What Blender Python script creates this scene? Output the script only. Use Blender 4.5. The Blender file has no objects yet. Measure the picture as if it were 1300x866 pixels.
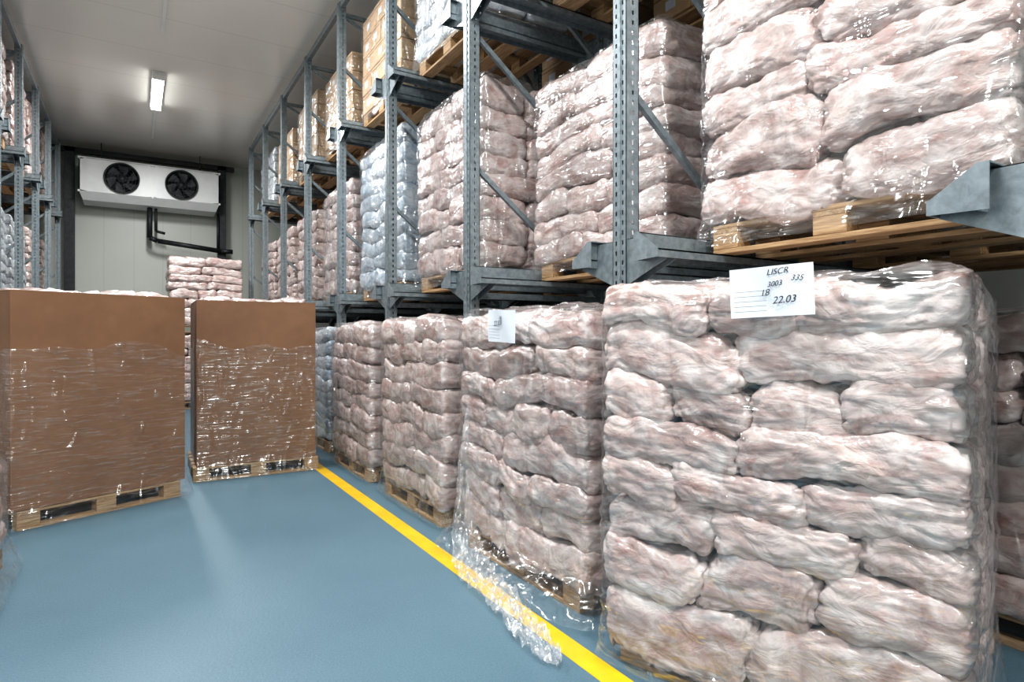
import bpy, math, random
from mathutils import Vector, noise, Matrix
R=random.Random
scene=bpy.context.scene
scene.view_settings.view_transform='Standard'
try: scene.view_settings.look='Medium High Contrast'
except Exception as ex: print('look',ex)
TH=math.radians(31.6)

# ---------------------------------------------------------------- materials
def mat(name):
    m=bpy.data.materials.new(name); m.use_nodes=True
    nt=m.node_tree; b=nt.nodes['Principled BSDF']
    return m,nt,b
def N(nt,t,**k):
    n=nt.nodes.new(t)
    for a,v in k.items():
        if a in n.inputs: n.inputs[a].default_value=v
        else: setattr(n,a,v)
    return n
def ramp(nt,stops):
    r=nt.nodes.new('ShaderNodeValToRGB'); e=r.color_ramp.elements
    e[0].position=stops[0][0]; e[0].color=(*stops[0][1],1)
    e[1].position=stops[-1][0]; e[1].color=(*stops[-1][1],1)
    for p,c in stops[1:-1]:
        x=e.new(p); x.color=(*c,1)
    return r
def coords(nt,scale=(1,1,1),rot=(0,0,0),world=False):
    mp=N(nt,'ShaderNodeMapping'); mp.inputs['Scale'].default_value=scale; mp.inputs['Rotation'].default_value=rot
    if world:
        g=N(nt,'ShaderNodeNewGeometry'); nt.links.new(g.outputs['Position'],mp.inputs[0])
    else:
        tc=N(nt,'ShaderNodeTexCoord'); nt.links.new(tc.outputs['Object'],mp.inputs[0])
    return mp.outputs[0]
def noisen(nt,vec,scale,detail=4,rough=.5,dist=0,typ=None):
    n=N(nt,'ShaderNodeTexNoise')
    if typ: n.noise_type=typ
    n.inputs['Scale'].default_value=scale; n.inputs['Detail'].default_value=detail
    n.inputs['Roughness'].default_value=rough; n.inputs['Distortion'].default_value=dist
    nt.links.new(vec,n.inputs['Vector']); return n.outputs['Fac']
def bump(nt,h,strength,dist,prev=None):
    b=N(nt,'ShaderNodeBump'); b.inputs['Strength'].default_value=strength; b.inputs['Distance'].default_value=dist
    nt.links.new(h,b.inputs['Height'])
    if prev: nt.links.new(prev,b.inputs['Normal'])
    return b.outputs[0]

def meat_mat(name,cols,red=None):
    m,nt,b=mat(name)
    v=coords(nt,(1,1,1.25))
    oi=N(nt,'ShaderNodeObjectInfo')
    add=N(nt,'ShaderNodeVectorMath',operation='ADD')
    cmb=N(nt,'ShaderNodeCombineXYZ'); mul=N(nt,'ShaderNodeMath',operation='MULTIPLY'); mul.inputs[1].default_value=37
    nt.links.new(oi.outputs['Random'],mul.inputs[0]); nt.links.new(mul.outputs[0],cmb.inputs[0])
    nt.links.new(v,add.inputs[0]); nt.links.new(cmb.outputs[0],add.inputs[1]); v=add.outputs[0]
    n1=noisen(nt,v,5,6,.62,1.2)
    r=ramp(nt,cols); nt.links.new(n1,r.inputs[0])
    col=r.outputs[0]
    if red:
        n2=noisen(nt,v,6,5,.6,.8)
        r2=ramp(nt,[(.56,(0,0,0)),(.76,(1,1,1))]); nt.links.new(n2,r2.inputs[0])
        mx=N(nt,'ShaderNodeMixRGB'); mx.inputs[2].default_value=(*red,1)
        mm=N(nt,'ShaderNodeMath',operation='MULTIPLY'); mm.inputs[1].default_value=.45
        nt.links.new(r2.outputs[0],mm.inputs[0]); nt.links.new(mm.outputs[0],mx.inputs[0]); nt.links.new(col,mx.inputs[1]); col=mx.outputs[0]
    at=N(nt,'ShaderNodeAttribute'); at.attribute_name='tint'
    mr=N(nt,'ShaderNodeMapRange'); mr.inputs[3].default_value=.80; mr.inputs[4].default_value=1.05
    nt.links.new(at.outputs['Fac'],mr.inputs[0])
    hs=N(nt,'ShaderNodeHueSaturation'); nt.links.new(mr.outputs[0],hs.inputs['Value']); nt.links.new(col,hs.inputs['Color'])
    nt.links.new(hs.outputs[0],b.inputs['Base Color'])
    b.inputs['Roughness'].default_value=.42
    b.inputs['Coat Weight'].default_value=1.0; b.inputs['Coat Roughness'].default_value=.13; b.inputs['Coat IOR'].default_value=1.52
    v2=coords(nt,(1.0,1.0,1.7),(.25,.2,.1)); n4=noisen(nt,v2,7,4,.52,.6)
    n3=noisen(nt,v,8,3,.58,.6,'RIDGED_MULTIFRACTAL')
    bb=bump(nt,n4,.6,.035); bb2=bump(nt,n3,.6,.014,bb)
    nt.links.new(bb,b.inputs['Normal']); nt.links.new(bb2,b.inputs['Coat Normal'])
    return m
MEAT=meat_mat('frozen_meat_bags',[(.30,(.32,.195,.170)),(.42,(.44,.325,.298)),(.54,(.56,.465,.438)),(.68,(.70,.64,.615))],(.42,.13,.11))
BLUE=meat_mat('blue_bags',[(.3,(.20,.28,.36)),(.45,(.34,.41,.47)),(.6,(.52,.56,.60)),(.7,(.62,.64,.66))])
WHITEBLUE=meat_mat('white_sacks',[(.3,(.38,.44,.50)),(.45,(.48,.52,.56)),(.6,(.58,.61,.63)),(.7,(.65,.67,.68))])

def film_mat(name,base,streak,lw,zs=7,dif=.3,rot=(.12,.10,0),ns=4.5,rough=.11,b1=.5,d1=.016):
    m=bpy.data.materials.new(name); m.use_nodes=True; nt=m.node_tree
    for n in list(nt.nodes): nt.nodes.remove(n)
    out=N(nt,'ShaderNodeOutputMaterial')
    tr=N(nt,'ShaderNodeBsdfTransparent'); tr.inputs[0].default_value=(.975,.98,.985,1)
    gl=N(nt,'ShaderNodeBsdfGlossy'); gl.inputs['Roughness'].default_value=rough; gl.inputs['Color'].default_value=(1,1,1,1)
    df=N(nt,'ShaderNodeBsdfDiffuse'); df.inputs['Color'].default_value=(.9,.91,.93,1)
    v=coords(nt,(1.3,1.3,zs),rot); n1=noisen(nt,v,2.6,3,.55,1.2,'RIDGED_MULTIFRACTAL')
    v2=coords(nt,(3,3,1.2),(.35,.3,0)); n2=noisen(nt,v2,2.6,3,.55,1.2,'RIDGED_MULTIFRACTAL')
    bb=bump(nt,n2,.9,.035); bb=bump(nt,n1,b1,d1,bb)
    nt.links.new(bb,gl.inputs['Normal'])
    L=N(nt,'ShaderNodeLayerWeight'); L.inputs['Blend'].default_value=.35; nt.links.new(bb,L.inputs['Normal'])
    pw=N(nt,'ShaderNodeMath',operation='POWER'); pw.inputs[1].default_value=2.5; nt.links.new(L.outputs['Facing'],pw.inputs[0])
    n3=noisen(nt,v,ns,6,.68,.8)
    r=ramp(nt,[(.50,(0,0,0)),(.70,(1,1,1))]); nt.links.new(n3,r.inputs[0])
    a=N(nt,'ShaderNodeMath',operation='MULTIPLY_ADD'); a.inputs[1].default_value=streak; a.inputs[2].default_value=base
    nt.links.new(r.outputs[0],a.inputs[0])
    s=N(nt,'ShaderNodeMath',operation='MULTIPLY_ADD'); s.use_clamp=True; s.inputs[1].default_value=lw
    nt.links.new(pw.outputs[0],s.inputs[0]); nt.links.new(a.outputs[0],s.inputs[2])
    m1=N(nt,'ShaderNodeMixShader'); m1.inputs[0].default_value=dif
    nt.links.new(gl.outputs[0],m1.inputs[1]); nt.links.new(df.outputs[0],m1.inputs[2])
    m2=N(nt,'ShaderNodeMixShader'); nt.links.new(s.outputs[0],m2.inputs[0]); nt.links.new(tr.outputs[0],m2.inputs[1]); nt.links.new(m1.outputs[0],m2.inputs[2])
    nt.links.new(m2.outputs[0],out.inputs[0])
    return m
FILM=film_mat('stretch_film',.07,.24,.45,dif=.12,rough=.17,b1=.6,d1=.022)
FILM2=film_mat('carton_film',.05,.30,.30,14,.08,(.03,.04,0),4,.19,.6,.016)
FILM3=film_mat('loose_film',.20,.38,.55,2,.35)

def simple(name,c1,c2,scale=8,rough=.5,metal=0,bs=.1,stretch=(1,1,1),detail=5,bd=.01,world=False):
    m,nt,b=mat(name); v=coords(nt,stretch,world=world); n=noisen(nt,v,scale,detail,.6,.3)
    r=ramp(nt,[(.35,c1),(.65,c2)]); nt.links.new(n,r.inputs[0]); nt.links.new(r.outputs[0],b.inputs['Base Color'])
    b.inputs['Roughness'].default_value=rough; b.inputs['Metallic'].default_value=metal
    if bs: nt.links.new(bump(nt,n,bs,bd),b.inputs['Normal'])
    return m
WOOD=simple('pallet_wood',(.24,.14,.065),(.46,.31,.17),6,.75,0,.25,(1,14,14))
WOODY=simple('pallet_wood_cross',(.22,.13,.06),(.42,.28,.15),6,.75,0,.25,(14,1,14))
GALV=simple('galvanised_steel',(.16,.19,.205),(.25,.29,.31),25,.42,.45,.08)
KRAFT=simple('kraft_board',(.190,.095,.048),(.230,.118,.061),3,.7,0,.1)
TANBOX=simple('tan_carton',(.42,.28,.16),(.54,.38,.24),4,.65,0,.1)
DARK=simple('black_steel',(.012,.014,.016),(.03,.033,.036),10,.5,.2,.05)
WHITEPAINT=simple('white_enamel',(.70,.72,.72),(.78,.80,.79),3,.35,0,.02)
PAPER=simple('label_paper',(.62,.66,.72),(.68,.71,.76),3,.5,0,.1)
INK=simple('ink',(.02,.02,.03),(.03,.03,.05),3,.6,0,0)
YEL=simple('yellow_floor_paint',(.62,.37,.008),(.70,.44,.012),6,.4,0,.03)

def floor_mat():
    m,nt,b=mat('blue_epoxy_floor'); v=coords(nt,world=True)
    n=noisen(nt,v,.8,6,.6); r=ramp(nt,[(.3,(.082,.142,.182)),(.7,(.100,.168,.208))]); nt.links.new(n,r.inputs[0])
    n2=noisen(nt,v,120,3,.6); r2=ramp(nt,[(.3,(.82,.82,.82)),(.7,(1.10,1.10,1.10))]); nt.links.new(n2,r2.inputs[0])
    mx=N(nt,'ShaderNodeMixRGB',blend_type='MULTIPLY'); mx.inputs[0].default_value=1
    nt.links.new(r.outputs[0],mx.inputs[1]); nt.links.new(r2.outputs[0],mx.inputs[2]); nt.links.new(mx.outputs[0],b.inputs['Base Color'])
    b.inputs['Roughness'].default_value=.48; b.inputs['Specular IOR Level'].default_value=.28
    nt.links.new(bump(nt,noisen(nt,v,60,3,.6),.12,.01),b.inputs['Normal']); return m
FLOOR=floor_mat()
def panel_mat(name,c,axis,width,rough=.3,seam=.5):
    m,nt,b=mat(name); v=coords(nt,world=True)
    sp=N(nt,'ShaderNodeSeparateXYZ'); nt.links.new(v,sp.inputs[0])
    d=N(nt,'ShaderNodeMath',operation='DIVIDE'); d.inputs[1].default_value=width; nt.links.new(sp.outputs[axis],d.inputs[0])
    f=N(nt,'ShaderNodeMath',operation='FRACT'); nt.links.new(d.outputs[0],f.inputs[0])
    pp=N(nt,'ShaderNodeMath',operation='PINGPONG'); pp.inputs[1].default_value=.5; nt.links.new(f.outputs[0],pp.inputs[0])
    r=ramp(nt,[(0,tuple(x*seam for x in c)),(.012,c)]); nt.links.new(pp.outputs[0],r.inputs[0])
    n=noisen(nt,v,.7,4); r2=ramp(nt,[(.3,(.93,.93,.93)),(.7,(1,1,1))]); nt.links.new(n,r2.inputs[0])
    mx=N(nt,'ShaderNodeMixRGB',blend_type='MULTIPLY'); mx.inputs[0].default_value=1
    nt.links.new(r.outputs[0],mx.inputs[1]); nt.links.new(r2.outputs[0],mx.inputs[2]); nt.links.new(mx.outputs[0],b.inputs['Base Color'])
    b.inputs['Roughness'].default_value=rough
    nt.links.new(bump(nt,r.outputs[0],.15,.003),b.inputs['Normal']); return m
CEIL=panel_mat('ceiling_panels',(.78,.77,.73),1,1.15,.24,.82)
WALLX=panel_mat('wall_panels_x',(.52,.54,.49),0,.575,.35,.7)
WALLY=panel_mat('wall_panels_y',(.80,.81,.80),1,1.15,.35)

def emis(name,c,s):
    m,nt,b=mat(name); b.inputs['Base Color'].default_value=(.9,.9,.9,1)
    b.inputs['Emission Color'].default_value=(*c,1); b.inputs['Emission Strength'].default_value=s; return m
TUBE=emis('lit_diffuser',(1,1,.96),20)

# ---------------------------------------------------------------- mesh tools
class MB:
    def __init__(s): s.v=[];s.f=[];s.m=[];s.t=[];s.sm=[]
    def add(s,vs,fs,mi=0,t=.5,smooth=False):
        o=len(s.v); s.v+=[tuple(a) for a in vs]; s.t+=[t]*len(vs)
        for f in fs: s.f.append(tuple(o+i for i in f)); s.m.append(mi); s.sm.append(smooth)
    def box(s,x0,x1,y0,y1,z0,z1,mi=0,t=.5,M=None):
        vs=[Vector(p) for p in[(x0,y0,z0),(x1,y0,z0),(x1,y1,z0),(x0,y1,z0),(x0,y0,z1),(x1,y0,z1),(x1,y1,z1),(x0,y1,z1)]]
        if M: vs=[M@p for p in vs]
        s.add(vs,[(0,3,2,1),(4,5,6,7),(0,1,5,4),(1,2,6,5),(2,3,7,6),(3,0,4,7)],mi,t)
    def cbox(s,x0,x1,y0,y1,z0,z1,c=.006,mi=0,t=.5,M=None):
        vs=[];
        for z,i in((z0,c),(z0+c,0),(z1-c,0),(z1,c)):
            for (a,b) in((x0+i+c,y0+i),(x1-i-c,y0+i),(x1-i,y0+i+c),(x1-i,y1-i-c),(x1-i-c,y1-i),(x0+i+c,y1-i),(x0+i,y1-i-c),(x0+i,y0+i+c)):
                vs.append(Vector((a,b,z)))
        if M: vs=[M@p for p in vs]
        fs=[tuple(range(7,-1,-1)),tuple(range(24,32))]
        for k in range(3):
            for j in range(8):
                fs.append((k*8+j,k*8+(j+1)%8,(k+1)*8+(j+1)%8,(k+1)*8+j))
        s.add(vs,fs,mi,t)
    def tube(s,p,q,r,n=10,mi=0):
        p=Vector(p);q=Vector(q);d=(q-p).normalized();a=d.orthogonal().normalized();b=d.cross(a)
        vs=[]
        for c in(p,q):
            for i in range(n):
                an=2*math.pi*i/n; vs.append(c+(a*math.cos(an)+b*math.sin(an))*r)
        fs=[(i,(i+1)%n,n+(i+1)%n,n+i) for i in range(n)]+[tuple(range(n-1,-1,-1)),tuple(range(n,2*n))]
        s.add(vs,fs,mi,.5,True)
    def beam(s,p,q,w,h,mi=0):
        p=Vector(p);q=Vector(q);d=(q-p);L=d.length;x=d.normalized()
        up=Vector((0,0,1)) if abs(x.z)<.95 else Vector((1,0,0))
        y=up.cross(x).normalized();z=x.cross(y)
        M=Matrix((x,y,z)).transposed().to_4x4(); M.translation=p
        s.box(0,L,-w/2,w/2,-h/2,h/2,mi,.5,M)
    def mesh(s,name,mats):
        me=bpy.data.meshes.new(name); me.from_pydata(s.v,[],s.f)
        for m in mats: me.materials.append(m)
        me.polygons.foreach_set('material_index',s.m); me.polygons.foreach_set('use_smooth',s.sm)
        a=me.attributes.new('tint','FLOAT','POINT'); a.data.foreach_set('value',s.t)
        me.update(); return me
def ob(name,me,parent=None,loc=(0,0,0),rot=(0,0,0),sc=(1,1,1)):
    o=bpy.data.objects.new(name,me); scene.collection.objects.link(o)
    o.location=loc;o.rotation_euler=rot;o.scale=sc
    if parent:o.parent=parent
    return o

# ---------------------------------------------------------------- bags
def bag(mb,c,hx,hy,hz,rz,n,seed,t,amp=1.,mi=0):
    step=max(hz*2/n,.008)
    nx=max(4,int(hx*2/step*.75));ny=max(4,int(hy*2/step*.75));nz=n
    r=min(hz*.76,hy*.6,hx*.6)
    idx={};vs=[]
    off=Vector((seed*3.17%50,seed*7.31%50,seed*1.93%50)); cr,sr=math.cos(rz),math.sin(rz)
    rr=R(seed); tw=rr.uniform(-.14,.14); bend=rr.uniform(-.2,.2); tilt=rr.uniform(-.1,.1)
    def sp(i,m):
        u=-1+2*i/m
        return math.sin(u*math.pi/2)*.35+u*.65
    def vert(i,j,k):
        q=(i,j,k)
        if q in idx:return idx[q]
        p=Vector((sp(i,nx)*hx,sp(j,ny)*hy,(-1+2*k/nz)*hz))
        ix=hx-r;iy=hy-r;iz=max(hz-r,0)
        qv=Vector((max(-ix,min(ix,p.x)),max(-iy,min(iy,p.y)),max(-iz,min(iz,p.z))))
        d=(p-qv)
        nn=d.normalized() if d.length>1e-6 else Vector((0,0,1))
        o=qv+nn*r
        nn=(nn+Vector((o.x/hx,o.y/hy,o.z/hz))*.2).normalized()
        s=o+off
        a=noise.noise(s*4)*.028+noise.noise(s*11)*.014
        w=noise.noise(Vector((s.x*6,s.y*6,s.z*22)))
        w2=noise.noise(Vector((s.x*13+s.z*9,s.y*13+s.z*9,s.z*12-s.x*5+7)))
        a+=-.009*max(0,1-abs(w)*3.6)-.009*max(0,1-abs(w2)*4.)+.003*noise.noise(s*30)
        o=o+nn*a*amp
        o.z+=tw*o.x*.12+tilt*o.y*.1+hz*.18*math.sin(o.x/hx*2.2+bend*9)-.06*hz*(o.x/hx)**2
        x=o.x*cr-o.y*sr;y=o.x*sr+o.y*cr
        vs.append((c[0]+x,c[1]+y,c[2]+o.z)); idx[q]=len(vs)-1
        return idx[q]
    fs=[]
    for i in range(nx):
        for j in range(ny):
            fs.append((vert(i,j,0),vert(i,j+1,0),vert(i+1,j+1,0),vert(i+1,j,0)))
            fs.append((vert(i,j,nz),vert(i+1,j,nz),vert(i+1,j+1,nz),vert(i,j+1,nz)))
    for i in range(nx):
        for k in range(nz):
            fs.append((vert(i,0,k),vert(i+1,0,k),vert(i+1,0,k+1),vert(i,0,k+1)))
            fs.append((vert(i,ny,k),vert(i,ny,k+1),vert(i+1,ny,k+1),vert(i+1,ny,k)))
    for j in range(ny):
        for k in range(nz):
            fs.append((vert(0,j,k),vert(0,j,k+1),vert(0,j+1,k+1),vert(0,j+1,k)))
            fs.append((vert(nx,j,k),vert(nx,j+1,k),vert(nx,j+1,k+1),vert(nx,j,k+1)))
    mb.add(vs,fs,mi,t,True)

def bag_mesh(name,seed,L,D,H,layers,n,material,amp=1.,lean=.02,warp=.055,skirt=0.):
    rr=R(seed); mb=MB(); s=seed*100
    hs=[rr.uniform(.85,1.15) for _ in range(layers)]; tot=sum(hs); hs=[a*H/tot for a in hs]; z=0
    for l in range(layers):
        h=hs[l]; zc=z+h/2; z+=h; ox=rr.uniform(-lean,lean);oy=rr.uniform(-lean,lean)*.8; Ll=L+rr.uniform(-.04,.01)
        if rr.random()<.8:
            for row in(-1,1):
                k=rr.choice([2,2,3]); cuts=[0]
                if k==2: cuts+= [rr.uniform(.33,.67),1]
                else: cuts+=[rr.uniform(.24,.40),rr.uniform(.58,.74),1]
                for a,b in zip(cuts,cuts[1:]):
                    s+=1; w=(b-a)*Ll
                    bag(mb,(-Ll/2+(a+b)/2*Ll+ox,row*D/4+oy+row*rr.uniform(-.014,.018),zc+rr.uniform(-.008,.008)),w/2+.016,D/4+.016,h/2*1.17,rr.uniform(-.035,.035),n,s,rr.random(),amp)
        else:
            k=rr.choice([3,4])
            for q in range(k):
                s+=1
                bag(mb,(-Ll/2+(q+.5)/k*Ll+ox,oy,zc+rr.uniform(-.01,.01)),Ll/k/2+.016,D/2+rr.uniform(-.012,.018),h/2*1.17,rr.uniform(-.03,.03),n,s,rr.random(),amp)
    o=Vector((seed*1.7,seed*.9,3)); hx=L/2-.035; hy=D/2-.035
    for i,p in enumerate(mb.v):
        q=Vector(p); f=min(1,max(0,q.z/.12))
        wz=noise.noise(Vector((q.x*1.8,q.y*1.8,q.z*1.4))+o)*warp*f
        wx=noise.noise(Vector((q.y*1.5,7,q.z*2.5))+o)*warp*.5; wy=noise.noise(Vector((q.x*2,3,q.z*2.5))+o)*warp*.45
        x=q.x+wx; y=q.y+wy; zz=q.z+wz
        if abs(x)>hx: x=math.copysign(hx+(abs(x)-hx)*.55,x)
        if abs(y)>hy: y=math.copysign(hy+(abs(y)-hy)*.55,y)
        if skirt and zz<.16:
            k=(.16-zz)/.16; e=max(0,max(abs(y)-.402,abs(x)-.602))
            zz-=skirt*min(1,e/.02)*k
        mb.v[i]=(x,y,zz)
    return mb.mesh(name,[material])

def film_mesh(name,seed,L,D,H,layers,z0=-.12,flare=.02,mat_=None,off=.010,top=True,nv=60,soft=1.):
    mat_=mat_ or FILM
    mb=MB(); hx=L/2+off;hy=D/2+off;r=.07 if top else .03; vs=[]
    per=[]
    def arc(cx,cy,a0):
        for i in range(5):
            a=a0+math.pi/2*i/4; per.append((cx+r*math.cos(a),cy+r*math.sin(a),math.cos(a),math.sin(a)))
    def lin(x0,y0,x1,y1,nx,ny):
        k=max(3,int(math.hypot(x1-x0,y1-y0)/.03))
        for i in range(1,k): per.append((x0+(x1-x0)*i/k,y0+(y1-y0)*i/k,nx,ny))
    arc(hx-r,hy-r,0); lin(hx-r,hy,-hx+r,hy,0,1); arc(-hx+r,hy-r,math.pi/2); lin(-hx,hy-r,-hx,-hy+r,-1,0)
    arc(-hx+r,-hy+r,math.pi); lin(-hx+r,-hy,hx-r,-hy,0,-1); arc(hx-r,-hy+r,1.5*math.pi); lin(hx,-hy+r,hx,hy-r,1,0)
    P=len(per); off_=Vector((seed*2.7,seed*1.3,seed*5.1))
    for k in range(nv+1):
        z=z0+(H+.03-z0)*k/nv
        for (x,y,ax,ay) in per:
            p=Vector((x,y,z))
            d=(noise.noise((p+off_)*4)*.014+noise.noise(Vector((x*9,y*9,z*22))+off_)*.010+noise.noise((p+off_)*25)*.004)*soft
            if z<.05: d+=flare*(0.05-z)/.1
            if top and z>H-.05: d-=.05*(z-H+.05)/.075
            zz=z+noise.noise((p+off_)*7)*.01*(k>0)
            if not top:
                zz+=noise.noise(Vector((x*3,y*3,seed)))*.10*(k/nv)
                if k>=nv-3: d+=[.002,.005,.006,.002][k-nv+3]
            vs.append((x+ax*d,y+ay*d,zz))
    fs=[]
    for k in range(nv):
        for i in range(P): fs.append((k*P+i,k*P+(i+1)%P,(k+1)*P+(i+1)%P,(k+1)*P+i))
    if top:
        rings=[nv*P]
        for s_ in(.9,.75,.55,.3,.1):
            st=len(vs)
            for (x,y,ax,ay) in per:
                p=Vector((x*s_,y*s_,0)); vs.append((p.x,p.y,H+.045+noise.noise(p*6+off_)*.022+noise.noise(p*18+off_)*.012))
            rings.append(st)
        for a,b in zip(rings,rings[1:]):
            for i in range(P): fs.append((a+i,a+(i+1)%P,b+(i+1)%P,b+i))
    mb.add(vs,fs,0,.5,True)
    return mb.mesh(name,[mat_])

def pallet_mesh(name,L=1.2,W=.8):
    mb=MB(); hx=L/2;hy=W/2
    bw=[.145,.1,.145,.1,.145]; gap=(W-sum(bw))/4; y=-hy
    for i,w in enumerate(bw):
        mb.cbox(-hx,hx,y,y+w,.122,.144,.003,0); y+=w+gap
    for cx in(-hx+.0725,0,hx-.0725): mb.cbox(cx-.0725,cx+.0725,-hy,hy,.100,.122,.002,1)
    for cx in(-hx+.0725,0,hx-.0725):
        for cy,w in((-hy+.05,.1),(0,.145),(hy-.05,.1)):
            mb.cbox(cx-.0725,cx+.0725,cy-w/2,cy+w/2,.022,.100,.003,0)
    for cy,w in((-hy+.05,.1),(0,.145),(hy-.05,.1)): mb.cbox(-hx,hx,cy-w/2,cy+w/2,0,.022,.002,0)
    return mb.mesh(name,[WOOD,WOODY])
PAL=pallet_mesh('euro_pallet'); PAL2=pallet_mesh('block_pallet',1.2,1.0)

VAR=[]
VL,VD=1.35,.86
for i in range(4):
    Hh=[1.40,1.44,1.38,1.42][i]
    VAR.append((bag_mesh('meat_bags_v%d'%i,11+i,VL,VD,Hh,8,10,MEAT),film_mesh('film_v%d'%i,i,VL,VD,Hh,8),Hh))
BV=(bag_mesh('blue_bags_v',31,VL,VD,1.5,9,8,BLUE,.8),film_mesh('film_b',9,VL,VD,1.5,9),1.5)
WV=(bag_mesh('white_bags_v',37,VL,VD,1.2,8,8,WHITEBLUE,.7),film_mesh('film_w',8,VL,VD,1.2,8),1.2)
def boxes_mesh(name,seed,L,D,H,nz):
    rr=R(seed);mb=MB();h=H/nz
    for k in range(nz):
        nx,ny=(4,2) if k%2 else (3,3)
        for i in range(nx):
            for j in range(ny):
                w=L/nx;d=D/ny
                M=Matrix.Translation((-L/2+(i+.5)*w+rr.uniform(-.004,.004),-D/2+(j+.5)*d+rr.uniform(-.006,.006),k*h))@Matrix.Rotation(rr.uniform(-.015,.015),4,'Z')
                mb.cbox(-w/2+.004,w/2-.004,-d/2+.004,d/2-.004,0,h-.004,.006,0,.5,M)
                for sy in(-1,1):
                    y=sy*(d/2-.003); mb.box(-.05,.06,min(y,y+sy*.001),max(y,y+sy*.001),h*.3,h*.62,1,.5,M)
                    mb.box(-w/2+.01,w/2-.01,min(y,y+sy*.0008),max(y,y+sy*.0008),h*.8,h*.84,2,.5,M)
    return mb.mesh(name,[TANBOX,PAPER,KRAFT])
XV=[(boxes_mesh('cartons_v0',1,1.24,.82,1.1,5),film_mesh('film_x0',5,1.24,.82,1.1,5,flare=.0,off=.02),1.1),
    (boxes_mesh('cartons_v1',2,1.24,.82,.95,4),film_mesh('film_x1',6,1.24,.82,.95,4,flare=.0,off=.02),.95)]

def load(kind,var,cx,cy,z,rot=90,flip=False,sz=1.,pal=None,film=True,dy=0.):
    e=bpy.data.objects.new(kind,None); scene.collection.objects.link(e); e.empty_display_size=.2
    e.location=(cx,cy,z); e.rotation_euler=(0,0,math.radians(rot))
    ob('pallet',pal or PAL,e)
    r=(0,0,math.pi) if flip else (0,0,0)
    ob('stacked_goods',var[0],e,(0,dy,.155),r,(1,1,sz))
    if film: ob('stretch_wrap',var[1],e,(0,dy,.15),r,(1,1,sz))
    return e
MP='wrapped_frozen_meat_pallet'

heroA=(bag_mesh('meat_bags_heroA',104,1.36,.88,1.48,8,20,MEAT,1.2,.02,.07,.10),film_mesh('film_heroA',41,1.36,.88,1.48,8,nv=120,soft=1.2),1.48)
heroB=(bag_mesh('meat_bags_heroB',102,1.38,.88,1.42,8,14,MEAT,1.15,.025,.07,.04),film_mesh('film_heroB',42,1.38,.88,1.42,8,flare=.10,nv=90,soft=1.4),1.42)
heroC=(bag_mesh('meat_bags_heroC',106,1.32,.88,1.5,7,18,MEAT,1.2,.02,.06),film_mesh('film_heroC',43,1.32,.88,1.5,8,nv=90,soft=1.2),1.5)
hA=load(MP,heroA,2.41,1.63,0,108,dy=.02)
hB=load(MP,heroB,2.36,3.14,0,91)
BAY=1.67; Y0=2.35
def bayc(j): return Y0-BAY/2+BAY*j
Z1=1.846; Z2=3.89
load(MP,VAR[0],2.36,4.80,0,90)
load(MP,VAR[1],2.36,6.45,0,90,sz=.96)
load('wrapped_blue_bag_pallet',BV,2.42,bayc(4),0,90,sz=.9)
load(MP,VAR[2],2.40,bayc(5),0,90,film=False)
load(MP,VAR[3],2.40,bayc(6),0,90,True,film=False)
load(MP,VAR[0],2.40,bayc(7),0,90,True,film=False)
for j,v in((-1,1),(0,2),(1,3),(2,0),(3,2)): load(MP,VAR[v],3.86,bayc(j),0,90,True,film=j<1)
load(MP,heroC,2.86,bayc(0)-.03,Z1,90)
load(MP,VAR[3],3.0,bayc(1)+.02,Z1,90,sz=.9,flip=True)
load(MP,VAR[1],2.74,bayc(2),Z1,90,sz=1.03)
load('wrapped_blue_bag_pallet',BV,2.72,bayc(3),Z1,90,sz=1.04)
load(MP,VAR[2],2.72,bayc(4),Z1,90)
load(MP,VAR[0],2.72,bayc(5),Z1,90,sz=.93,film=False)
load(MP,VAR[1],2.72,bayc(6),Z1,90,True,sz=.9,film=False)
load(MP,VAR[3],2.72,bayc(7),Z1,90,sz=.9,film=False)
for j,v in((0,1),(1,0),(2,3),(3,2)): load(MP,VAR[v],4.15,bayc(j),Z1,90,True,sz=.9,film=False)
CP='wrapped_carton_pallet'
load(CP,XV[0],2.76,bayc(1),Z2,90)
load('wrapped_white_sack_pallet',WV,2.72,bayc(2),Z2,90)
load(CP,XV[0],2.72,bayc(3),Z2,90)
load(CP,XV[1],2.72,bayc(4),Z2,90)
load(CP,XV[0],2.72,bayc(5),Z2,90,sz=.95)
load(CP,XV[1],2.72,bayc(6),Z2,90)
load('wrapped_white_sack_pallet',WV,2.72,bayc(7),Z2,90,True,sz=.85)
for j in(0,1,2): load(CP,XV[1],4.15,bayc(j),Z2,90,film=False)

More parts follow.
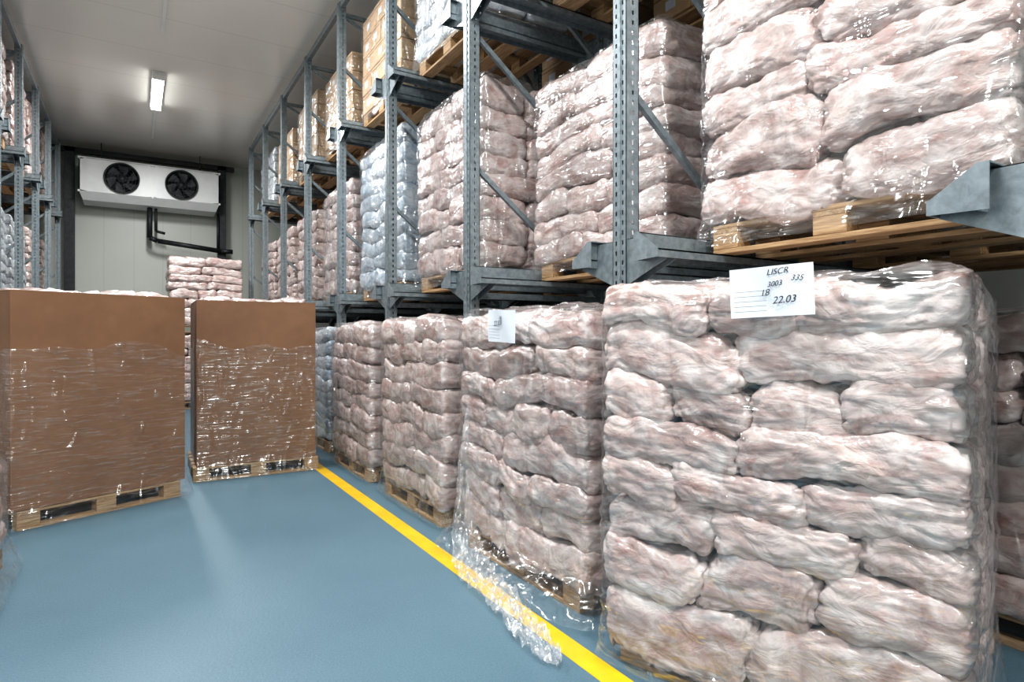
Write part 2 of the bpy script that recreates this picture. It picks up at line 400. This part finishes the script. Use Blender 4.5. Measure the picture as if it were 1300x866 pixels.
# ---------------------------------------------------------------- racks
def post_mesh(name,H):
    mb=MB(); w=.10; d=.085; t=.003; p=.05
    def plate(org,ux,nn,width,cols):
        ux=Vector(ux);nn=Vector(nn);org=Vector(org)
        def bx(a,b,z0,z1):
            vs=[]
            for q in(0,-t):
                for (u,z) in((a,z0),(b,z0),(b,z1),(a,z1)): vs.append(org+ux*u+nn*q+Vector((0,0,z)))
            mb.add(vs,[(0,1,2,3),(7,6,5,4),(0,4,5,1),(1,5,6,2),(2,6,7,3),(3,7,4,0)])
        hw=.012; e=[0]
        for c in cols: e+=[c-hw/2,c+hw/2]
        e.append(width)
        for i in range(0,len(e),2): bx(e[i],e[i+1],0,H)
        n=int(H/p)
        for c in cols:
            for k in range(n): bx(c-hw/2,c+hw/2,k*p+.022,(k+1)*p)
    plate((0,-w/2,0),(0,1,0),(-1,0,0),w,[.026,.074])
    plate((0,-w/2,0),(1,0,0),(0,-1,0),d,[.045])
    plate((0,w/2,0),(1,0,0),(0,1,0),d,[.045])
    mb.box(-.006,0,-.011,.011,0,H)
    mb.box(d-.004,d,-w/2,-w/2+.028,0,H); mb.box(d-.004,d,w/2-.028,w/2,0,H)
    mb.box(-.03,d+.03,-.08,.08,0,.008)
    return mb.mesh(name,[GALV])
PH=5.42
POST=post_mesh('perforated_post',PH)
def rack(name,xf,sgn,ys,xs,rail_len):
    e=bpy.data.objects.new(name,None); scene.collection.objects.link(e)
    mb=MB(); F=.32
    for yi,y in enumerate(ys):
        for k,x in enumerate(xs):
            X=xf+sgn*x
            ob('post_%d_%d'%(yi,k),POST,e,(X,y,0),(0,0,0 if sgn>0 else math.pi))
        for a,b in zip(xs,xs[1:]):
            if b-a>.75:
                A=xf+sgn*(a+.04);B=xf+sgn*(b+.04)
                zs=[1.74,2.72,3.70,4.68,5.3]
                mb.beam((A,y,zs[0]),(B,y,zs[0]),.035,.045)
                for z0,z1 in zip(zs,zs[1:]):
                    mb.beam((A,y,z1),(B,y,z0),.03,.035)
                mb.beam((A,y,5.3),(B,y,5.3),.035,.045)
        for zr in(Z1,Z2):
            for s in(-1,1):
                if (yi==0 and s<0) or (yi==len(ys)-1 and s>0): continue
                x0=xf-sgn*.05; x1=xf+sgn*rail_len
                lo,hi=min(x0,x1),max(x0,x1)
                ya,yb=sorted((y+s*.185,y+s*.19)); mb.box(lo,hi,ya,yb,zr-.045,zr+.09)
                ya,yb=sorted((y+s*.185,y+s*F)); mb.box(lo,hi,ya,yb,zr-.008,zr-.001)
                ya,yb=sorted((y+s*(F-.006),y+s*F)); mb.box(lo,hi,ya,yb,zr-.04,zr-.001)
                ya,yb=sorted((y+s*.16,y+s*.19)); mb.box(lo,hi,ya,yb,zr+.086,zr+.091)
                for x in xs:
                    X=xf+sgn*(x+.04)
                    for xx in(X-.032,X+.029):
                        vs=[]
                        for q in(xx,xx+.003):
                            for (dy,z) in((.05,zr-.15),(F-.01,zr-.045),(F-.01,zr-.010),(.183,zr-.010),(.183,zr+.08),(.05,zr+.08)):
                                vs.append((q,y+s*dy,z))
                        mb.add(vs,[(0,1,2,3,4,5),(11,10,9,8,7,6)]+[(i,(i+1)%6,6+(i+1)%6,6+i) for i in range(6)])
                    ya,yb=sorted((y+s*.05,y+s*.183)); mb.box(X-.032,X+.032,ya,yb,zr+.077,zr+.080)
                xe=x0-sgn*.004
                vs=[(x0,y+s*.16,zr+.09),(x0,y+s*.19,zr+.09),(x0,y+s*F,zr+.0),(x0,y+s*F,zr-.04),(x0,y+s*.16,zr-.045)]
                vs2=[(xe,b_,c_) for a_,b_,c_ in vs]
                mb.add(vs+vs2,[(0,1,2,3,4),(9,8,7,6,5)]+[(i,(i+1)%5,5+(i+1)%5,5+i) for i in range(5)])
    for x in xs: 
        X=xf+sgn*(x+.04); mb.beam((X,ys[0]-.05,PH-.03),(X,ys[-1]+.05,PH-.03),.05,.08)
    ob('rails_and_bracing',mb.mesh(name+'_steel',[GALV]),e)
    return e
RY=[Y0+BAY*k for k in range(-2,8)]; RY[1]=.60; RY[0]=-1.07
rack('drive_in_pallet_rack',2.08,1,RY,[0,1.25,2.05,2.85],2.95)
LY=[7.36+BAY*k for k in range(0,6)]
rack('drive_in_pallet_rack',-1.30,-1,LY,[0,1.15],1.25)
for i in range(5):
    c=LY[i]+BAY/2
    load(MP,VAR[(i+1)%4],-1.86,c,0,-90,film=False)
    if i in(1,2): load('wrapped_white_sack_pallet',WV,-1.86,c,Z1,-90,sz=.9,film=False)
    else: load(MP,VAR[i%4],-1.86,c,Z1,-90,sz=.85,film=False)
    load(MP,VAR[(i+2)%4],-1.86,c,Z2,-90,sz=.86,film=False)

lowv=(bag_mesh('meat_bags_low',55,1.2,.85,.55,3,10,MEAT),film_mesh('film_low',55,1.2,.85,.55,3,flare=.05),.55)
load(MP,lowv,-1.10,4.34,0,-90)
load(MP,VAR[2],1.22,13.9,0,0,sz=.955,film=False)
load(MP,VAR[3],1.22,13.9,1.49,0,sz=.93,flip=True,film=False)

# ---------------------------------------------------------------- bulk cartons
def bulk_carton(cx,cy,rot,W,D,H,seed):
    e=bpy.data.objects.new('wrapped_bulk_carton',None); scene.collection.objects.link(e)
    e.location=(cx,cy,0); e.rotation_euler=(0,0,math.radians(rot))
    ob('pallet',PAL2,e)
    mb=MB(); t=.012; z0=.15; nx=24; nz=24
    def wall(p0,p1,n):
        for q,fl in((0,False),(-t,True)):
            vs=[];fs=[]
            for k in range(nz+1):
                for i in range(nx+1):
                    u=i/nx;v=k/nz
                    b=.006*math.sin(math.pi*u)*math.sin(math.pi*v)+noise.noise(Vector((u*2.5,v*2.5,seed*1.7+n[0]*3+n[1]*5)))*.012*min(1,6*u*(1-u))
                    x=p0[0]+(p1[0]-p0[0])*u+n[0]*(b+q); y=p0[1]+(p1[1]-p0[1])*u+n[1]*(b+q)
                    vs.append((x,y,z0+H*v))
            for k in range(nz):
                for i in range(nx):
                    a=k*(nx+1)+i; f=(a,a+1,a+nx+2,a+nx+1)
                    fs.append(f if not fl else f[::-1])
            mb.add(vs,fs,0,.5,True)
        mb.beam((p0[0]-n[0]*t/2,p0[1]-n[1]*t/2,z0+H-.001),(p1[0]-n[0]*t/2,p1[1]-n[1]*t/2,z0+H-.001),t,.004)
    hx=W/2;hy=D/2
    wall((-hx,-hy),(hx,-hy),(0,-1)); wall((hx,-hy),(hx,hy),(1,0)); wall((hx,hy),(-hx,hy),(0,1)); wall((-hx,hy),(-hx,-hy),(-1,0))
    mb.box(-hx,hx,-hy,hy,z0,z0+.01)
    ob('carton_box',mb.mesh('carton_box',[KRAFT]),e)
    mb=MB(); rr=R(seed)
    for i in range(4):
        for j in range(3):
            bag(mb,(-hx*.90+(i+.5)*W*.90/4,-hy*.88+(j+.5)*D*.88/3,z0+H-.030+rr.uniform(-.03,.025)),W/8*.90,D/6*.90,.07,rr.uniform(-.2,.2),10,seed*9+i*3+j,rr.random(),.7)
    mb.box(-hx+.03,hx-.03,-hy+.03,hy-.03,z0+H-.2,z0+H-.07)
    ob('meat_fill',mb.mesh('meat_fill',[MEAT]),e)
    ob('stretch_wrap',film_mesh('carton_film',seed,W,D,H*.70,1,z0=-.13,flare=.03,mat_=FILM2,off=.020,top=False,soft=.5,nv=100),e,(0,0,z0))
    return e
bulk_carton(-.40,6.46,25,1.28,1.0,1.63,3)
bulk_carton(1.10,7.24,-1,1.14,1.0,1.64,5)

# ---------------------------------------------------------------- labels on stacks
def label(parent,x,y,z,w,h,lines,tilt):
    mb=MB();n=10;vs=[];fs=[]
    for j in range(n+1):
        for i in range(n+1):
            u=i/n-.5;v=j/n-.5
            vs.append((u*w,v*h,.004*math.sin(u*7+v*3)))
    for j in range(n):
        for i in range(n):
            a=j*(n+1)+i; fs.append((a,a+1,a+n+2,a+n+1))
    mb.add(vs,fs,0,.5,True)
    o=ob('paper_label',mb.mesh('paper_label',[PAPER]),parent,(x,y,z),(math.radians(90+3),math.radians(tilt),math.pi))
    for (txt,tx,ty,s,rz) in lines:
        c=bpy.data.curves.new('handwriting','FONT'); c.body=txt; c.size=s; c.extrude=.0003; c.shear=.35
        c.materials.append(INK)
        t=ob('handwriting',c,o,(tx,ty,.006),(0,0,rz))
    mb=MB()
    for k in range(5): mb.box(-w*.45,-w*.05,-h*.38+k*.018,-h*.38+k*.018+.0012,.005,.0055)
    ob('printed_rules',mb.mesh('rules',[INK]),o)
label(hA,-.085,.522,1.605,.29,.18,[('LISCR',-.01,.058,.030,.05),('335',.07,.034,.028,-.08),('3003',-.01,.016,.026,.08),('18',-.035,-.016,.032,.1),('22.03',.005,-.045,.036,.04)],-2)
label(hB,-.02,.52,1.50,.30,.19,[('22.03',-.08,.0,.04,.1),('16',-.02,.04,.03,0)],2)

# torn film tail hanging from the second stack and trailing over the floor
pts=[(1.93,3.70,.95,.06),(1.89,3.66,.6,.14),(1.84,3.58,.25,.24),(1.79,3.46,.06,.30),(1.74,3.25,.03,.28),(1.70,3.0,.03,.24),(1.66,2.75,.03,.20),(1.61,2.5,.025,.20),(1.58,2.3,.02,.16),(1.57,2.16,.02,.05)]
mb=MB();vs=[];fs=[];n=22;K=150
for k in range(K+1):
    f=k/K*(len(pts)-1);i=min(int(f),len(pts)-2);u=f-i;p=[pts[i][q]*(1-u)+pts[i+1][q]*u for q in range(4)]
    wd=p[3]*(1+.35*noise.noise(Vector((k*.13,2,8))))
    for j in range(n+1):
        w=(j/n-.5)*wd; q=Vector((p[0]+w*.9+.025*noise.noise(Vector((k*.16,j*.15,1))),p[1]+w*.4,p[2]))
        q.z+=abs(noise.noise(Vector((k*.16,j*.36,5))))*.11; q.z=max(q.z,.008); vs.append(q)
for k in range(K):
    for j in range(n):
        a=k*(n+1)+j; fs.append((a,a+1,a+n+2,a+n+1))
mb.add(vs,fs,0,.5,True); ob('loose_film_tail',mb.mesh('loose_film_tail',[FILM3]))

# ---------------------------------------------------------------- room
XL,XR,YB,YF,HC=-3.0,5.6,-4.5,16.5,5.58
def slab(name,x0,x1,y0,y1,z0,z1,m):
    mb=MB(); mb.box(x0,x1,y0,y1,z0,z1); return ob(name,mb.mesh(name,[m]))
slab('floor',XL-.2,XR+.2,YB-.2,YF+.2,-.1,0,FLOOR)
slab('ceiling',XL-.2,XR+.2,YB-.2,YF+.2,HC,HC+.1,CEIL)
slab('wall_far',XL-.2,XR+.2,YF,YF+.15,0,HC,WALLX)
slab('wall_back',XL-.2,XR+.2,YB-.15,YB,0,HC,WALLX)
slab('wall_left',XL-.15,XL,YB,YF,0,HC,WALLY)
slab('wall_right',XR,XR+.15,YB,YF,0,HC,WALLY)
slab('floor_marking_line',1.66,1.775,YB+.1,15.5,0,.0025,YEL)
slab('baseboard_far',XL,XR,YF-.03,YF,0,.25,WHITEPAINT)

mb=MB()
for x in(-1.17,1.78): mb.box(x-.09,x+.09,16.05,16.2,0,5.45); mb.box(x-.13,x+.13,16.0,16.25,0,.015)
mb.box(-2.98,2.05,16.05,16.2,5.36,5.46)
ob('steel_portal_frame',mb.mesh('portal',[DARK]))

e=bpy.data.objects.new('evaporator_unit',None); scene.collection.objects.link(e)
mb=MB(); x0,x1=-.98,1.68; yf=15.62
def ring_panel(mb,xa,xb,za,zb,cx,cz,r,y,mi=0,n=48):
    vs=[];
    for i in range(n):
        a=2*math.pi*i/n; c,s=math.cos(a),math.sin(a); vs.append((cx+r*c,y,cz+r*s))
    for i in range(n):
        a=2*math.pi*i/n; c,s=math.cos(a),math.sin(a)
        k=min(((xb-cx) if c>0 else (cx-xa))/max(abs(c),1e-6),((zb-cz) if s>0 else (cz-za))/max(abs(s),1e-6))
        vs.append((cx+k*c,y,cz+k*s))
    mb.add(vs,[(i,(i+1)%n,n+(i+1)%n,n+i) for i in range(n)],mi)
zt,zb=5.16,4.46; xm=.35
ring_panel(mb,x0,xm,zb,zt,-.22,4.80,.315,yf); ring_panel(mb,xm,x1,zb,zt,.91,4.80,.315,yf)
for (x,z) in((x0,zb),(x0,zt),(xm,zb),(xm,zt),(x1,zb),(x1,zt)): mb.box(x-.02,x+.02,yf-.004,yf+.02,min(z,zt)-.02,z+.02)
mb.box(x0,x1,yf,16.3,zt-.01,zt+.02); mb.box(x0,x0+.02,yf,16.3,zb,zt); mb.box(x1-.02,x1,yf,16.3,zb,zt)
mb.box(xm-.01,xm+.01,yf-.012,yf,zb,zt)
mb.box(x0,x1,16.28,16.3,zb,zt,1)
vs=[(x0,yf-.01,zb),(x1,yf-.01,zb),(x1,16.3,zb),(x0,16.3,zb),(x0+.06,yf+.15,zb-.16),(x1-.06,yf+.15,zb-.16),(x1-.06,16.2,zb-.2),(x0+.06,16.2,zb-.2)]
mb.add(vs,[(0,1,2,3),(7,6,5,4),(0,4,5,1),(1,5,6,2),(2,6,7,3),(3,7,4,0)],2)
ob('casing',mb.mesh('casing',[WHITEPAINT,DARK,WHITEPAINT]),e)
BLADE=simple('fan_blade_grey',(.05,.055,.06),(.08,.085,.09),5,.45)
for cx in(-.22,.91):
    mb=MB(); cz=4.80; n=40
    vs=[];fs=[]
    for i in range(n):
        a=2*math.pi*i/n
        for r,y in((.315,yf+.01),(.33,yf-.06),(.315,yf-.065),(.30,yf-.06),(.30,yf+.18)): vs.append((cx+r*math.cos(a),y,cz+r*math.sin(a)))
    for i in range(n):
        for k in range(4): fs.append((i*5+k,((i+1)%n)*5+k,((i+1)%n)*5+k+1,i*5+k+1))
    mb.add(vs,fs,0,.5,True)
    mb.tube((cx,yf-.03,cz),(cx,yf+.14,cz),.10,20,0)
    for b in range(6):
        a0=b*math.pi/3; vs=[]
        for r,w0,w1 in((.09,-.25,.35),(.19,-.1,.62),(.29,.1,.78)):
            vs+=[(cx+r*math.cos(a0+w0),yf+.02,cz+r*math.sin(a0+w0)),(cx+r*math.cos(a0+w1),yf+.10,cz+r*math.sin(a0+w1))]
        mb.add(vs,[(0,1,3,2),(2,3,5,4)],1)
    for r in(.08,.14,.2,.26):
        for i in range(32):
            a=2*math.pi*i/32;b=2*math.pi*(i+1)/32
            mb.beam((cx+r*math.cos(a),yf-.065,cz+r*math.sin(a)),(cx+r*math.cos(b),yf-.065,cz+r*math.sin(b)),.004,.004,0)
    for i in range(8):
        a=math.pi*i/4+.2; mb.beam((cx+.06*math.cos(a),yf-.065,cz+.06*math.sin(a)),(cx+.31*math.cos(a),yf-.065,cz+.31*math.sin(a)),.005,.005,0)
    ob('fan',mb.mesh('fan',[DARK,BLADE]),e)
mb=MB()
P=[(.30,15.95,4.3),(.30,15.95,3.62),(.45,15.95,3.56),(1.75,15.95,3.42),(2.0,15.95,3.42)]
for a,b in zip(P,P[1:]): mb.tube(a,b,.055,12)
P=[(.42,15.97,4.3),(.42,15.97,3.78),(.6,15.97,3.74)]
for a,b in zip(P,P[1:]): mb.tube(a,b,.03,12)
mb.tube((1.69,16.0,4.3),(1.69,16.0,3.42),.03,12)
for x in(-.6,1.3): mb.beam((x,15.9,zt),(x,15.9,HC),.02,.02)
ob('insulated_pipe',mb.mesh('insulated_pipe',[DARK]),e)

FX=[(.33,11.9),(.33,6.6),(.33,1.6),(.33,-2.6)]  # first lamp is visible; the rest are unseen fixtures added as fill light
for (x,y) in FX:
    e=bpy.data.objects.new('fluorescent_lamp_and_fill',None); scene.collection.objects.link(e); e.location=(x,y,HC)
    mb=MB(); mb.cbox(-.09,.09,-.8,.8,-.06,0,.01,0)
    for s in(-1,1): mb.cbox(-.085,.085,s*.79-.03,s*.79+.03,-.13,-.05,.01,0)
    mb.box(-.02,.02,.8,3.0,-.02,0,0)
    ob('housing',mb.mesh('housing',[WHITEPAINT]),e)
    mb=MB(); vs=[];fs=[];n=12
    for yy in(-.76,.76):
        for i in range(n+1):
            a=math.pi*i/n; vs.append((-.08*math.cos(a),yy,-.055-.06*math.sin(a)))
    for i in range(n): fs.append((i,i+1,n+2+i,n+1+i))
    mb.add(vs,fs,0,.5,True); ob('diffuser',mb.mesh('diffuser',[TUBE]),e)
    l=bpy.data.lights.new('lamp_light','AREA'); l.shape='RECTANGLE'; l.size=.3;l.size_y=1.6; l.energy={11.9:225,6.6:240,1.6:255,-2.6:370}[y]; l.color=(.985,.995,1)
    ob('lamp_light',l,e,(0,0,-.14))
w=bpy.data.worlds.new('w'); scene.world=w; w.use_nodes=True; w.node_tree.nodes['Background'].inputs[0].default_value=(.5,.55,.6,1); w.node_tree.nodes['Background'].inputs[1].default_value=.3

c=bpy.data.cameras.new('camera'); co=ob('camera',c,None,(0,0,1.45),(math.pi/2,0,-TH))
c.lens=780/1300*36; c.sensor_width=36; c.shift_y=-8/1300; c.clip_start=.05
scene.camera=co
